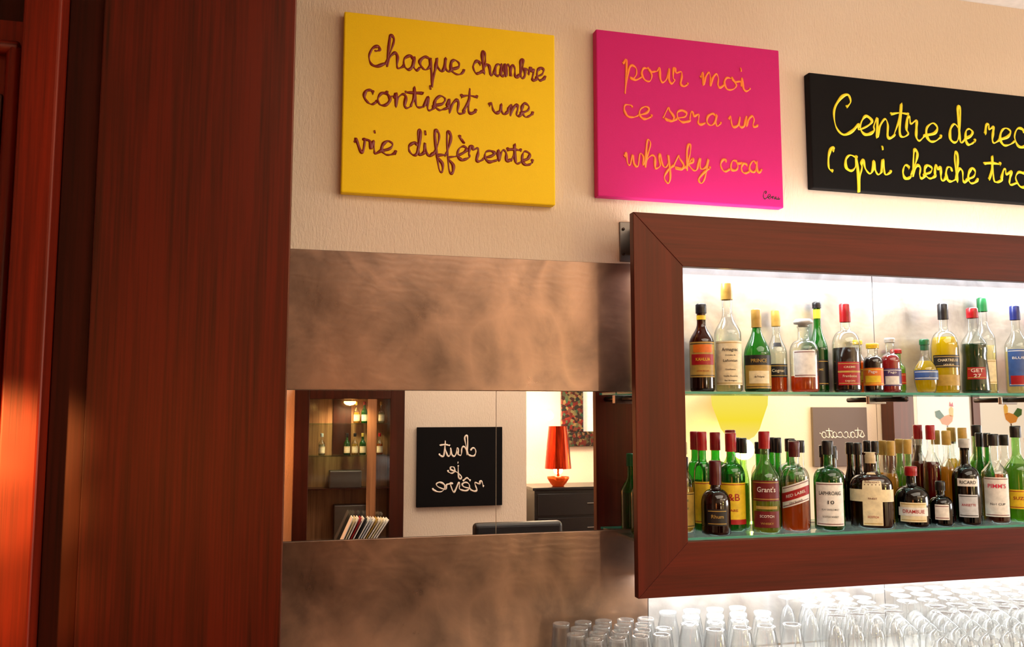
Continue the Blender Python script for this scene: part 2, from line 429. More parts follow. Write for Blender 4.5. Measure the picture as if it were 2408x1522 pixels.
o = canvas(1.805, 3.26, 2.437, 2.862, 'black', 'long black canvas with yellow handwritten French words on wall')
lettering('handwritten_lettering', rel(o, [('Centre', 1.9, 2.355, 2.65, .068), ('de', 2.395, 2.51, 2.655, .06), ('recherche', 2.555, 3.24, 2.66, .07),
    ('(', 1.868, 1.895, 2.505, .058), ('qui', 1.94, 2.13, 2.505, .055), ('cherche', 2.18, 2.51, 2.503, .047), ('trouve)', 2.565, 3.04, 2.505, .058)]),
    -.0175, .0046, 'ink_yellow', o, 1.0)

# ------------------------------------------------------------------ metal bands and mirrors on the bar wall
for (x0, x1, mt, lb) in [(.0, 1.159, 'metal', 'cloudy brushed steel sheet tinted with brown reflections'), (1.161, 2.049, 'metal_lit', 'brushed steel sheet tinted pale with case light behind bottles'), (2.051, 3.8, 'metal_lit', 'brushed steel sheet tinted pale with case light behind bottles')]:
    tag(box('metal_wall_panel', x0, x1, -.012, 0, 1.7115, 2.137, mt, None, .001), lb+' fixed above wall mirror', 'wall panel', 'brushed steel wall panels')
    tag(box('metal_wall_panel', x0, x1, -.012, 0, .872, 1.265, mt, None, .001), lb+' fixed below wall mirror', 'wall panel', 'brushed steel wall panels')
for (x0, x1) in [(.0, .6535), (.6555, 2.049), (2.051, 3.8)]:
    tag(box('wall_mirror', x0, x1, -.008, 0, 1.2665, 1.710, 'mirror'), 'long strip mirror between brushed steel sheets', 'mirror', 'strip mirror panes')

# ------------------------------------------------------------------ wooden column, casing and door at the near side
tag(box('wood_column', -.36, .008, -.9, -.016, 0, 3.234, 'pillar', None, .003), 'tall dark polished mahogany panelled column', 'column')
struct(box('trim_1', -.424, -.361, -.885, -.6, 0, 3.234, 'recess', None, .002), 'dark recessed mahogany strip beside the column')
struct(box('trim_2', -.492, -.425, -.94, -.6, 0, 3.234, 'casing', None, .006, 3), 'reddish polished mahogany door casing')
dr = empty('door_1', (-.95, -.87, 0)); struct(dr, 'mahogany door with glossy rounded moulding')
box('door_panel', -.45, .455, -.02, .02, 0, 2.40, 'casing', dr, .003)
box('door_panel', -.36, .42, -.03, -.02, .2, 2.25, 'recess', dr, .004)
cyl_between('moulding', (.437, -.03, .1), (.437, -.03, 2.34), .014, 'casing', dr)
cyl_between('moulding', (-.4, -.03, 2.34), (.445, -.03, 2.34), .014, 'casing', dr)
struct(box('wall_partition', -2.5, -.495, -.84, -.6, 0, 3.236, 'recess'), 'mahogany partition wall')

# ------------------------------------------------------------------ bottle display case: frame, shelves, lights
FX0, FX1, IX0, IX1 = 1.048, 3.55, 1.215, 3.385
FZ0, FZ1, IZ0, IZ1 = 1.086, 2.269, 1.2475, 2.1035
case = empty('bottle_display_frame', ((FX0+FX1)/2, -.185, FZ0))
tag(case, 'large red-brown mitred wooden frame around back-bar bottle shelves', 'display frame')
def rail(name, pts, mat):
    cx, cy, cz = case.location
    V = [(x-cx, -.2-cy, z-cz) for x, z in pts]+[(x-cx, -.17-cy, z-cz) for x, z in pts]
    F = [(0, 1, 2, 3), (7, 6, 5, 4)]+[(i, i+4, (i+1) % 4+4, (i+1) % 4) for i in range(4)]
    o = mesh_obj(name, V, F, mat, case)
    b = o.modifiers.new('bevel', 'BEVEL'); b.width = .0015; b.segments = 2
    return o
e = .0004
rail('top_rail', [(FX0, FZ1), (IX0, IZ1), (IX1, IZ1), (FX1, FZ1)][::1], 'frame_h')
rail('bottom_rail', [(FX0, FZ0), (FX1, FZ0), (IX1, IZ0), (IX0, IZ0)], 'frame_h')
rail('stile', [(FX0, FZ0+e), (IX0-e, IZ0), (IX0-e, IZ1), (FX0, FZ1-e)], 'frame_v')
rail('stile', [(FX1, FZ0+e), (FX1, FZ1-e), (IX1+e, IZ1), (IX1+e, IZ0)], 'frame_v')

SH_T, SH_B = 1.7095, 1.255
for z, lab in ((SH_T, 'clear glass shelf with green edge holding upper bottles'), (SH_B, 'clear glass shelf behind bottom rail holding lower bottles')):
    s = empty('glass_shelf', (2.28, -.09, z-.008)); tag(s, lab, 'shelf', 'glass bottle shelves')
    box('shelf_pane', -1.22, 1.22, -.074, .076, 0, .008, 'shelfglass', s)
    box('shelf_edge', -1.22, 1.22, -.0765, -.0745, .0005, .0075, 'shelfedge', s)
for x in (1.085, 2.05, 2.62, 3.4):
    b = empty('shelf_bracket', (x, -.012, SH_T-.022)); tag(b, 'round steel stand-off bracket under the glass shelf', 'bracket', 'shelf brackets')
    cyl_between('arm', (0, -.001, 0), (0, -.155, 0), .009, 'darkmetal', b)
    box('wall_plate', -.035, .035, -.005, 0.003, -.016, .012, 'chrome', b, .002)
for x in (1.10, 3.48):
    b = empty('frame_bracket', (x, -.002, 2.145)); tag(b, 'satin steel angle bracket holding the wooden frame', 'bracket', 'frame brackets')
    box('wall_plate', -.02, .03, -.006, .002, 0, .135, 'steel', b, .002)
    box('arm', .022, .03, -.166, -.007, .02, .115, 'steel', b, .002)
    for z in (.025, .11):
        cyl_between('screw', (-.008, -.006, z), (-.008, -.010, z), .005, 'darkmetal', b, 12)

M['tube'] = emis('tube_glow', (236, 246, 255), 7)
def tube(z, y, lab):
    t = empty('light_tube', (2.3, y, z)); tag(t, lab, 'light fitting')
    cyl_between('glass_tube', (-1.1, 0, 0), (1.1, 0, 0), .011, 'tube', t)
    for sx in (-1, 1):
        cyl_between('end_cap', (sx*1.1, 0, 0), (sx*1.125, 0, 0), .013, 'steel', t)
        box('clip', sx*1.112-.006, sx*1.112+.006, -.026, -.008, -.012, .012, 'steel', t)
tube(2.15, -.145, 'slim white fluorescent tube hidden behind the top rail')
tube(1.135, -.145, 'slim white fluorescent tube behind the bottom rail')

def area(name, loc, rot, sx, sy, power, col):
    l = bpy.data.lights.new(name, 'AREA'); l.shape = 'RECTANGLE'; l.size = sx; l.size_y = sy; l.energy = power; l.color = col
    o = bpy.data.objects.new(name, l); link(o); o.location = loc; o.rotation_euler = rot
    return o
area('case_light_down', (2.3, -.1, 2.13), (math.radians(-12), 0, 0), 2.25, .05, 17, (.95, .98, 1))
area('case_light_up', (2.3, -.1, 2.2), (math.radians(180), 0, 0), 2.3, .05, 6, (1, .97, .93))
area('counter_light', (2.3, -.1, 1.11), (math.radians(8), 0, 0), 2.3, .05, 19, (.96, .98, 1))

# ------------------------------------------------------------------ bottles
def ease(a, b, n=7):
    (r0, z0), (r1, z1) = a, b
    out = []
    for i in range(1, n+1):
        t = i/n; s = .5-.5*math.cos(math.pi*t)
        out.append((r0+(r1-r0)*s, z0+(z1-z0)*t))
    return out

def profile(r, h, zs, zn, rn, kind='std'):
    p = [(.0005, .006), (r*.55, .004), (r*.88, 0), (r*.985, .005), (r, .012)]
    if kind == 'std':
        p += [(r, h*zs*.5), (r, h*zs)]+ease((r, h*zs), (rn, h*zn), 9)
    elif kind == 'round':
        p += [(r, h*zs*.5), (r, h*zs)]
        for i in range(1, 8):
            t = i/7*math.pi/2
            p.append((rn*1.15+(r-rn*1.15)*math.cos(t), h*zs+(h*(zn-zs))*.8*math.sin(t)))
        p.append((rn, h*zn))
    elif kind == 'belly':
        p = [(.0005, .006), (r*.6, .002), (r*.76, .003)]
        for i in range(1, 13):
            t = i/12
            if t < .6: p.append((r*(.78+.22*math.sin(math.pi*min(1, t*1.15)*.9)), h*zs*t/.6))
        p += ease((p[-1][0], p[-1][1]), (rn, h*zn), 9)
    elif kind == 'pear':
        p += [(r*.98, h*.12), (r*.93, h*.25), (r*.86, h*.38), (r*.84, h*.44), (r*.9, h*.5), (r*.88, h*.56)]+ease((r*.88, h*.56), (rn, h*zn), 7)
    p += [(rn, h*(zn+.5*(1-zn)))]
    p += [(rn*.98, h-.008), (rn*1.12, h-.007), (rn*1.12, h)]
    return p

def r_at(p, z):
    for (a, b) in zip(p, p[1:]):
        if a[1] <= z <= b[1] and b[1] > a[1]:
            return a[0]+(b[0]-a[0])*(z-a[1])/(b[1]-a[1])
    return p[-1][0]

ACC = {'p_cream': 'p_gold', 'p_white': 'p_maroon', 'p_yellow': 'p_red', 'p_gold': 'p_black', 'p_red': 'p_gold', 'p_maroon': 'p_gold', 'p_black': 'p_gold', 'p_orange': 'p_yellow', 'p_blue': 'p_white', 'p_purple': 'p_white', 'p_pearl': 'p_black'}
def bottle(x, y, zb, label, r, h, zs, zn, rn, glass, liq=None, level=.5, cap='c_black', cap_h=.03, kind='std', labels=(), texts=(), sx=1, sy=1,
           capwrap=None, group='bottles on the glass shelves', stopper=False, yaw=None, tilt=0):
    e = empty('bottle', (x, y, zb+.0004))
    if yaw is None: yaw = random.uniform(.65, 1.1)
    e.rotation_euler = (0, 0, -math.atan(x/2.6)*yaw)
    tag(e, label, 'bottle', group)
    p = profile(r, h, zs, zn, rn, kind)
    lathe('glass_body', p, glass, e, 36, sx, sy)
    if liq:
        L = h*level; ins = [(max(.0004, a-.003), b+.0015) for a, b in p if b < L]
        ins.append((max(.001, r_at(p, L)-.003), L)); ins.append((.0004, L))
        lathe('liquid', ins, liq, e, 32, sx, sy)
    rc = rn*1.18+.0012
    if stopper:
        cp = [(.0004, h-.004), (rn*.9, h-.004), (rn*.95, h+.004), (rn*1.7, h+.006), (rn*1.8, h+.014), (rn*1.4, h+.022), (.0004, h+.024)]
    else:
        cp = [(rc, h-cap_h), (rc*.99, h-cap_h*.6), (rc, h-cap_h*.55), (rc, h-.002), (rc*.9, h+.0015), (.0004, h+.0015)]
    lathe('cap', cp, cap, e, 28)
    if capwrap:
        m, z0, z1 = capwrap
        zz = [z0+(z1-z0)*i/6 for i in range(7)]
        lathe('neck_wrap', [(r_at(p, h*q)+.001, h*q) for q in zz], m, e, 28)
    for li, (z0, z1, ang, m, *rest) in enumerate(labels):
        off = rest[0] if rest else 0
        zz = [z0+(z1-z0)*i/6 for i in range(7)]
        lathe('label', [(r_at(p, h*q)+.0009+off, h*q) for q in zz], m, e, 24, sx, sy, a0=-ang, a1=ang, tilt=tilt)
        if li == 0 and (z1-z0)*h > .03 and m in ACC:      # printed border lines
            for zc in (z0+.006/h, z1-.006/h):
                lathe('label_border', [(r_at(p, h*zc)+.0011+off, h*zc-.0012), (r_at(p, h*zc)+.0011+off, h*zc+.0012)], ACC[m], e, 20, sx, sy, a0=-ang*.92, a1=ang*.92, tilt=tilt)
    if texts:
        wrap_text([(s, w*r*.85, sz*r*.85, z*h, m) for s, w, sz, z, m in texts], r+.0022, e, sx, sy, tilt)
    return e

T = SH_T; B = SH_B; YF = -.10
# upper shelf
bottle(1.325, YF, T, 'brown glass liqueur bottle with red and yellow label, black cap', .040, .287, .55, .78, .014, 'g_brown', 'l_cola', .5, 'c_black', .03,
       labels=[(.16, .56, 1.3, 'p_gold'), (.30, .42, 1.0, 'p_red', .0005), (.44, .53, .8, 'p_orange', .0005)], capwrap=('p_yellow', .82, .87), texts=[('KAHLUA', 1.4, .42, .36, 'p_yellow'), ('LICOR DE CAFE', 1.2, .2, .23, 'p_red')])
bottle(1.420, YF, T, 'tall clear brandy bottle with big cream label, gold foil cap', .0435, .360, .52, .72, .0155, 'g_clear', 'l_pale', .46, 'c_gold', .055,
       labels=[(.06, .46, 1.25, 'p_cream')], texts=[('Armagnac', 1.5, .42, .38, 'p_black'), ('Domaine de', .9, .2, .33, 'p_black'), ('Lafontan', 1.3, .32, .28, 'p_black'), ('Distillation', .9, .2, .2, 'p_black'), ('Vieille Reserve', 1.3, .2, .14, 'p_black'), ('Bas Armagnac', 1.1, .2, .1, 'p_black')])
bottle(1.527, YF, T, 'green sloped-shoulder bottle with black and gold label', .043, .275, .44, .80, .013, 'g_green', 'l_brown', .34, 'c_gold', .06,
       labels=[(.04, .44, 1.25, 'p_gold'), (.32, .44, 1.26, 'p_black', .0005), (.10, .25, .8, 'p_cream', .0005)], texts=[('PRINCE', 1.5, .45, .37, 'p_gold'), ('de Polignac', .9, .25, .18, 'p_black')])
bottle(1.631, -.05, T, 'clear cognac bottle with dark script label, gold cap', .034, .281, .46, .74, .012, 'g_clear', 'l_amber', .3, 'c_gold', .055,
       labels=[(.18, .34, 1.2, 'p_black'), (.55, .6, .5, 'p_black')], texts=[('Cognac', 1.5, .5, .26, 'p_cream')])
bottle(1.701, -.105, T, 'round-shouldered clear decanter with white label, amber spirit', .047, .225, .60, .82, .018, 'g_clear', 'l_amber', .24, 'c_silver', .03, kind='round',
       labels=[(.22, .62, .8, 'p_white')], stopper=True)
bottle(1.800, -.04, T, 'slim dark green bottle with yellow neck band', .033, .315, .45, .75, .012, 'g_green', 'l_dgreen', .5, 'c_black', .02,
       labels=[(.08, .36, 1.2, 'p_black')], capwrap=('p_yellow', .82, .92), texts=[('CREME', 1.2, .35, .25, 'p_gold')])
bottle(1.869, YF, T, 'clear bottle of dark red liqueur with red label, red cap', .046, .304, .52, .74, .0145, 'g_clear', 'l_cola', .5, 'c_red', .062, kind='round',
       labels=[(.08, .34, .85, 'p_red'), (.22, .24, .86, 'p_gold', .0004)], texts=[('CREME', 1.0, .22, .28, 'p_cream'), ('Framboise', 1.2, .3, .18, 'p_cream'), ('DIJON', .8, .2, .125, 'p_cream')])
bottle(1.966, -.11, T, 'small dark juice bottle with orange label, yellow cap', .033, .168, .58, .78, .017, 'g_clear', 'l_cola', .72, 'c_yellow', .016, kind='round',
       labels=[(.14, .50, 1.3, 'p_orange'), (.2, .34, .8, 'p_yellow', .0005)], texts=[('Pago', 1.0, .5, .42, 'p_white')])
bottle(1.960, -.038, T, 'small clear juice bottle with yellow cap', .028, .185, .55, .75, .013, 'g_clear', 'l_orange', .6, 'c_yellow', .014, labels=[(.2, .45, 1.2, 'p_yellow')])
bottle(2.036, -.11, T, 'small pink juice bottle with blue and purple label', .033, .188, .55, .75, .014, 'g_clear', 'l_pinkj', .68, 'c_silver', .014, kind='round',
       labels=[(.12, .44, 1.3, 'p_purple'), (.16, .3, .7, 'p_white', .0005)], texts=[('Pago', 1.0, .4, .37, 'p_white')])
bottle(2.112, -.045, T, 'small green soda bottle with red cap', .029, .155, .55, .75, .015, 'g_lgreen', 'l_lime', .6, 'c_red', .014, labels=[(.2, .45, 1.2, 'p_red')])
bottle(2.178, -.11, T, 'bulbous orange soda bottle with blue label, green cap', .039, .187, .42, .72, .013, 'g_clear', 'l_yellow', .6, 'c_green', .018, kind='belly',
       labels=[(.24, .42, 1.2, 'p_blue', .0015)], texts=[('Orangina', 1.5, .36, .33, 'p_yellow')], capwrap=('p_green', .8, .92))
bottle(2.271, YF, T, 'clear bottle of yellow herbal liqueur with black label', .045, .317, .50, .74, .014, 'g_clear', 'l_yellow', .62, 'c_black', .055, kind='round',
       labels=[(.28, .42, 1.2, 'p_black'), (.08, .2, 1.0, 'p_gold')], texts=[('CHARTREUSE', 1.9, .34, .36, 'p_cream'), ('LIQUEUR', .9, .2, .31, 'p_cream')])
bottle(2.396, YF, T, 'clear waisted bottle of green mint liqueur, red cap', .048, .305, .5, .76, .0155, 'g_clear', 'l_green', .58, 'c_red', .035, kind='pear',
       labels=[(.16, .3, .7, 'p_red')], texts=[('GET', 1.0, .45, .26, 'p_white'), ('27', .6, .4, .2, 'p_white')])
bottle(2.493, -.045, T, 'tall clear spirit bottle with green cap', .038, .352, .55, .76, .014, 'g_clear', 'l_pale', .5, 'c_green', .05, labels=[(.1, .35, 1.1, 'p_cream')])
bottle(2.574, -.11, T, 'clear bottle with blue label and blue cap', .040, .317, .52, .74, .014, 'g_clear', 'l_pale', .48, 'c_blue', .05,
       labels=[(.08, .5, .9, 'p_blue'), (.1, .2, .7, 'p_red', .0005)], texts=[('BLUE', 1.2, .35, .4, 'p_white')])
for i, (xx, g, l, c, hh, lb) in enumerate([(2.70, 'g_clear', 'l_amber', 'c_gold', .30, 'p_cream'), (2.82, 'g_green', 'l_dgreen', 'c_red', .31, 'p_white'), (2.94, 'g_brown', 'l_cola', 'c_black', .27, 'p_gold'), (3.08, 'g_clear', 'l_red', 'c_black', .30, 'p_white')]):
    bottle(xx, YF, T, {'g_clear': 'clear spirit bottle with paper label', 'g_green': 'green spirit bottle with white label', 'g_brown': 'brown spirit bottle with gold label'}[g], .042, hh, .5, .74, .014, g, l, .5, c, .04, labels=[(.1, .4, 1.1, lb)])
# lower shelf
bottle(1.272, -.05, B, 'clear whisky bottle with olive label, pale cap', .036, .29, .55, .74, .013, 'g_clear', 'l_gold', .5, 'c_cream', .04,
       labels=[(.06, .45, 1.2, 'p_gold')], texts=[('FINE', 1, .3, .36, 'p_green'), ('MALT', 1, .3, .27, 'p_green')])
bottle(1.350, -.125, B, 'squat brown round-bellied bottle with long dark neck', .046, .232, .42, .66, .0155, 'g_brown', 'l_brown', .4, 'c_maroon', .075, kind='round',
       labels=[(.14, .36, .7, 'p_black')], texts=[('Rhum', 1.0, .4, .26, 'p_gold')])
bottle(1.352, -.032, B, 'green whisky bottle with yellow label, red cap', .028, .322, .55, .73, .0135, 'g_green', 'l_lime', .5, 'c_red', .06, kind='round', labels=[(.08, .50, 1.25, 'p_yellow')])
bottle(1.442, -.062, B, 'green whisky bottle with yellow label, red cap', .044, .318, .55, .73, .0145, 'g_green', 'l_lime', .5, 'c_red', .06, kind='round',
       labels=[(.08, .50, 1.25, 'p_yellow'), (.08, .13, 1.26, 'p_red', .0005)], texts=[('J&B', 1.4, .85, .35, 'p_red'), ('RARE', .9, .3, .22, 'p_red')], yaw=.9)
bottle(1.532, -.12, B, 'pale green whisky bottle with maroon label, red cap', .045, .324, .52, .74, .0145, 'g_lgreen', 'l_gold', .5, 'c_red', .055,
       labels=[(.32, .52, 1.1, 'p_maroon'), (.06, .22, 1.0, 'p_maroon'), (.24, .27, .8, 'p_gold')], texts=[("Grant's", 1.6, .6, .43, 'p_white'), ('SCOTCH', 1.2, .3, .17, 'p_white'), ('WHISKY', 1.1, .25, .1, 'p_gold')], yaw=.9)
bottle(1.507, -.027, B, 'slim pale green bottle with black cap', .018, .30, .5, .72, .010, 'g_lgreen', 'l_lime', .5, 'c_black', .05)
bottle(1.590, -.030, B, 'slim green bottle with black cap', .022, .285, .5, .72, .011, 'g_green', 'l_dgreen', .5, 'c_black', .04)
bottle(1.638, -.027, B, 'slim green bottle with black cap', .018, .30, .5, .72, .010, 'g_green', 'l_dgreen', .5, 'c_black', .05)
bottle(1.653, YF-.002, B, 'clear whisky bottle with slanted red and white label, dark cap', .046, .290, .58, .76, .0145, 'g_clear', 'l_amber', .46, 'c_maroon', .05, kind='round',
       labels=[(.30, .54, 1.1, 'p_white'), (.37, .47, 1.11, 'p_red', .0005)], texts=[('RED LABEL', 1.7, .34, .42, 'p_white'), ('Old Scotch', 1.1, .22, .335, 'p_black')], tilt=.35)
bottle(1.722, -.032, B, 'clear golden spirit bottle with black cap', .026, .29, .5, .72, .011, 'g_clear', 'l_gold', .5, 'c_black', .04)
bottle(1.768, -.12, B, 'green whisky bottle with large white label, black cap', .048, .292, .56, .74, .0145, 'g_green', 'l_dgreen', .5, 'c_black', .045, kind='round',
       labels=[(.06, .54, 1.05, 'p_white')], texts=[('LAPHROAIG', 1.8, .42, .42, 'p_black'), ('10', .5, .4, .32, 'p_black'), ('ISLAY SINGLE MALT', 1.4, .18, .24, 'p_black'), ('SCOTCH WHISKY', 1.3, .2, .16, 'p_black')], yaw=.9)
bottle(1.845, -.035, B, 'dark brown bottle with dark cap', .027, .27, .5, .72, .011, 'g_brown', 'l_brown', .5, 'c_black', .04)
bottle(1.935, -.115, B, 'flat brown whisky bottle with cream crest labels', .048, .251, .55, .76, .0155, 'g_brown', 'l_brown', .5, 'c_cream', .035, kind='round', sx=1.42, sy=.9,
       labels=[(.05, .74, .46, 'p_cream', .0004), (.36, .52, 1.4, 'p_cream')], texts=[("Ballantine's", .8, .24, .62, 'p_maroon'), ('FINEST', .5, .2, .4, 'p_maroon'), ('SCOTCH', .6, .24, .16, 'p_red')], yaw=.9)
bottle(1.950, -.03, B, 'slim dark bottle with black cap', .021, .28, .5, .72, .011, 'g_dark', 'l_brown', .5, 'c_black', .04)
bottle(2.020, -.03, B, 'slim pale green bottle with black cap', .022, .285, .5, .72, .010, 'g_lgreen', 'l_lime', .5, 'c_black', .04)
bottle(2.095, -.115, B, 'squat dark liqueur bottle with white banner label, red cap', .056, .201, .45, .74, .0165, 'g_dark', 'l_cola', .4, 'c_red', .03, kind='round',
       labels=[(.10, .42, .8, 'p_cream'), (.20, .34, .9, 'p_white', .0005)], texts=[('DRAMBUIE', 1.5, .36, .27, 'p_red')], yaw=.9)
bottle(2.085, -.03, B, 'slim clear golden bottle with gold cap', .024, .285, .5, .72, .011, 'g_clear', 'l_gold', .6, 'c_gold', .05)
bottle(2.155, -.03, B, 'slim pale green bottle with yellow cap', .025, .29, .5, .72, .011, 'g_lgreen', 'l_lime', .6, 'c_gold', .05)
bottle(2.199, -.13, B, 'small black bottle with round white label', .038, .150, .45, .72, .013, 'g_dark', 'l_cola', .4, 'c_black', .03, kind='round', labels=[(.16, .5, .6, 'p_white')])
bottle(2.245, -.04, B, 'clear bottle of red aperitif, red cap', .03, .34, .56, .74, .0125, 'g_clear', 'l_red', .62, 'c_red', .05)
bottle(2.311, -.125, B, 'black glass aniseed bottle with framed white label', .045, .294, .52, .72, .015, 'g_dark', 'l_cola', .5, 'c_silver', .03, kind='round',
       labels=[(.10, .36, .7, 'p_pearl'), (.455, .545, .75, 'p_white')], texts=[('RICARD', 1.4, .42, .50, 'p_black'), ('ANISETTE', 1.2, .3, .24, 'p_red')])
bottle(2.316, -.035, B, 'slim clear bottle of golden liqueur', .026, .32, .52, .72, .012, 'g_clear', 'l_gold', .6, 'c_gold', .05)
bottle(2.386, -.035, B, 'slim clear bottle of yellow liqueur', .028, .33, .52, .72, .012, 'g_clear', 'l_yellow', .66, 'c_gold', .05)
bottle(2.448, YF-.01, B, 'clear fruit-cup bottle with white label and pink letters', .044, .309, .54, .72, .0145, 'g_clear', 'l_brown', .5, 'c_black', .04,
       labels=[(.08, .52, 1.0, 'p_white')], texts=[("PIMM'S", 1.6, .55, .42, 'p_pink'), ('No1 CUP', 1.3, .3, .22, 'p_black')])
bottle(2.500, -.027, B, 'slim green bottle with black cap', .020, .31, .5, .72, .010, 'g_green', 'l_dgreen', .5, 'c_black', .05)
bottle(2.556, YF, B, 'pale green glass bottle with yellow-green label', .045, .337, .52, .72, .0145, 'g_lgreen', 'l_lime', .6, 'c_black', .04,
       labels=[(.14, .34, .8, 'p_yellow')], texts=[('SUZE', 1.1, .4, .25, 'p_red')])
for i, (xx, g, l, c, hh, lb) in enumerate([(2.68, 'g_clear', 'l_amber', 'c_black', .30, 'p_white'), (2.80, 'g_dark', 'l_cola', 'c_red', .29, 'p_gold'), (2.92, 'g_clear', 'l_gold', 'c_gold', .31, 'p_cream'), (3.05, 'g_green', 'l_dgreen', 'c_red', .30, 'p_yellow')]):
    bottle(xx, YF, B, {'g_clear': 'clear spirit bottle with paper label', 'g_green': 'green spirit bottle with yellow label', 'g_dark': 'dark spirit bottle with gold label'}[g], .042, hh, .5, .74, .014, g, l, .5, c, .04, labels=[(.1, .4, 1.1, lb)])
bottle(1.127, -.05, B, 'green bottle tucked behind the frame edge', .035, .25, .5, .72, .013, 'g_green', 'l_dgreen', .5, 'c_green', .04)

# ------------------------------------------------------------------ counter and upside-down glassware
cn = empty('bar_counter', (1.9, -.3, 0)); tag(cn, 'steel-topped back-bar counter against the wall', 'counter')
box('worktop', -1.88, 1.95, -.32, .286, .83, .868, 'counter', cn, .004)
box('cupboard_body', -1.86, 1.93, -.28, .28, .06, .829, 'cabwood', cn, .002)
box('plinth', -1.84, 1.91, -.24, .28, 0, .06, 'cabwood', cn)

def make_glass(kind):
    if kind == 'wine':
        return {'bowl': [(.028, 0), (.033, .02), (.0355, .04), (.034, .06), (.027, .078), (.014, .09), (.005, .095)],
                'stem': [(.005, .095), (.0035, .11), (.0035, .15), (.006, .159)], 'foot': [(.006, .159), (.02, .163), (.031, .1655), (.0325, .167), (.031, .168), (.0004, .1685)]}
    if kind == 'flute':
        return {'bowl': [(.022, 0), (.026, .03), (.027, .06), (.024, .1), (.014, .13), (.005, .14)],
                'stem': [(.005, .14), (.0035, .145), (.0035, .155), (.006, .16)], 'foot': [(.006, .16), (.02, .163), (.028, .165), (.029, .1665), (.028, .168), (.0004, .1685)]}
    if kind == 'tumbler':
        return {'wall': [(.036, 0), (.038, .02), (.0375, .05), (.034, .09), (.0275, .122), (.025, .134)], 'base': [(.025, .134), (.0265, .139), (.0275, .142), (.0265, .145), (.022, .1435), (.016, .139), (.0004, .139)]}
    return {'wall': [(.031, 0), (.0315, .03), (.0295, .08), (.0255, .122)], 'base': [(.0255, .122), (.0262, .128), (.0255, .132), (.022, .131), (.018, .127), (.0004, .127)]}
CZ = .8684
names = {'wine': ('wine_glass', 'clear stemmed glass standing upside down on the counter', 'upturned stemmed glasses'),
         'flute': ('champagne_flute', 'clear flute standing upside down on the counter', 'upturned flutes'),
         'tumbler': ('tumbler_glass', 'tapered clear tumbler standing upside down on the counter', 'upturned tapered tumblers'),
         'small': ('tumbler_glass', 'small clear tumbler upside down on the counter', 'upturned small tumblers')}
protos = {}
def place_glass(kind, x, y):
    nm, lab, grp = names[kind]
    e = empty(nm, (x, y, CZ)); tag(e, lab, 'glass', grp); e.rotation_euler[2] = random.uniform(0, 6)
    if kind not in protos:
        protos[kind] = [lathe(k, p, 'drinkbase' if k in ('base', 'foot') else 'drinkglass', e, 32) for k, p in make_glass(kind).items()]
    else:
        for p in protos[kind]:
            c = p.copy(); COL.objects.link(c); c.parent = e
def grid(kind, x0, x1, dx, ys, j_=.002):
    for j, y in enumerate(ys):
        x = x0+(j % 2)*dx*.5
        while x < x1:
            place_glass(kind, x+random.uniform(-j_, j_), y+random.uniform(-j_, j_)); x += dx
grid('small', .845, 1.14, .069, [-.08, -.147, -.214, -.281])
grid('tumbler', 1.2, 1.52, .083, [-.07, -.151, -.232, -.313])
grid('flute', 1.63, 1.88, .068, [-.07, -.137, -.204, -.271, -.338])
grid('wine', 1.97, 3.1, .081, [-.06, -.142, -.224, -.306, -.388])

# ------------------------------------------------------------------ the room opposite (seen in the mirrors)
X0, X1 = .09, .92
cab = empty('display_cabinet', ((X0+X1)/2, -4.2, 0)); tag(cab, 'dark mahogany glazed display cabinet with lit shelves of bottles', 'cabinet')
hw = (X1-X0)/2
box('side_panel', -hw, -hw+.11, -.095, .1, 0, 1.84, 'cabwood', cab, .004)
box('side_panel', hw-.11, hw, -.095, .1, 0, 1.84, 'cabwood', cab, .004)
box('top_panel', -hw+.11, hw-.11, -.095, .1, 1.735, 1.84, 'cabwood', cab, .004)
box('base_panel', -hw+.11, hw-.11, -.095, .1, 0, .6, 'cabwood', cab, .004)
M['cabback'] = wood('cabinet_back_wood', (112, 70, 42), (176, 124, 82), 'z', .4, .2)
box('back_panel', -hw+.11, hw-.11, -.096, -.085, .6, 1.735, 'cabback', cab)
box('door_post', .13, .2, .085, .1, .6, 1.735, 'cabback', cab)
box('inner_panel', -.12, .02, -.084, -.075, 1.31, 1.735, 'cabwood', cab)
for z in (1.06, 1.306, 1.55):
    box('shelf', -hw+.11, hw-.11, -.08, .08, z-.008, z, 'shelfglass' if z > 1.1 else 'cabwood', cab)
dd = box('door_glass', -hw+.11, hw-.11, .088, .092, .6, 1.735, 'pane', cab)
M['bulb'] = emis('bulb_glow', (255, 200, 110), 14)
lathe('lamp', [(.0004, -.015), (.03, -.008), (.045, .005), (.045, .018)], 'bulb', cab, 20, loc=(0, .02, 1.70))
for (xx, z, g, l, c) in [(.56, 1.55, 'g_clear', 'l_gold', 'c_gold'), (.62, 1.55, 'g_green', 'l_dgreen', 'c_red'), (.69, 1.55, 'g_clear', 'l_gold', 'c_black'), (.75, 1.55, 'g_clear', 'l_pale', 'c_gold'), (.49, 1.306, 'g_green', 'l_dgreen', 'c_black'), (.55, 1.306, 'g_clear', 'l_gold', 'c_black'), (.61, 1.306, 'g_green', 'l_dgreen', 'c_gold'), (.67, 1.306, 'g_green', 'l_lime', 'c_black'), (.74, 1.306, 'g_clear', 'l_amber', 'c_red'), (.3, 1.306, 'g_clear', 'l_pale', 'c_silver')]:
    bb = bottle(xx, -4.2, z, 'bottle on a shelf inside the glazed cabinet', .025, .165, .5, .74, .009, g, l, .5, c, .025, labels=[(.1, .4, 1.1, 'p_cream')], group='bottles in the glazed cabinet')
    bb.rotation_euler[2] = math.pi
tag(box('steel_box', .36, .60, -4.27, -4.13, 1.0603, 1.19, 'steel', None, .006), 'small grey steel box on cabinet shelf', 'box')
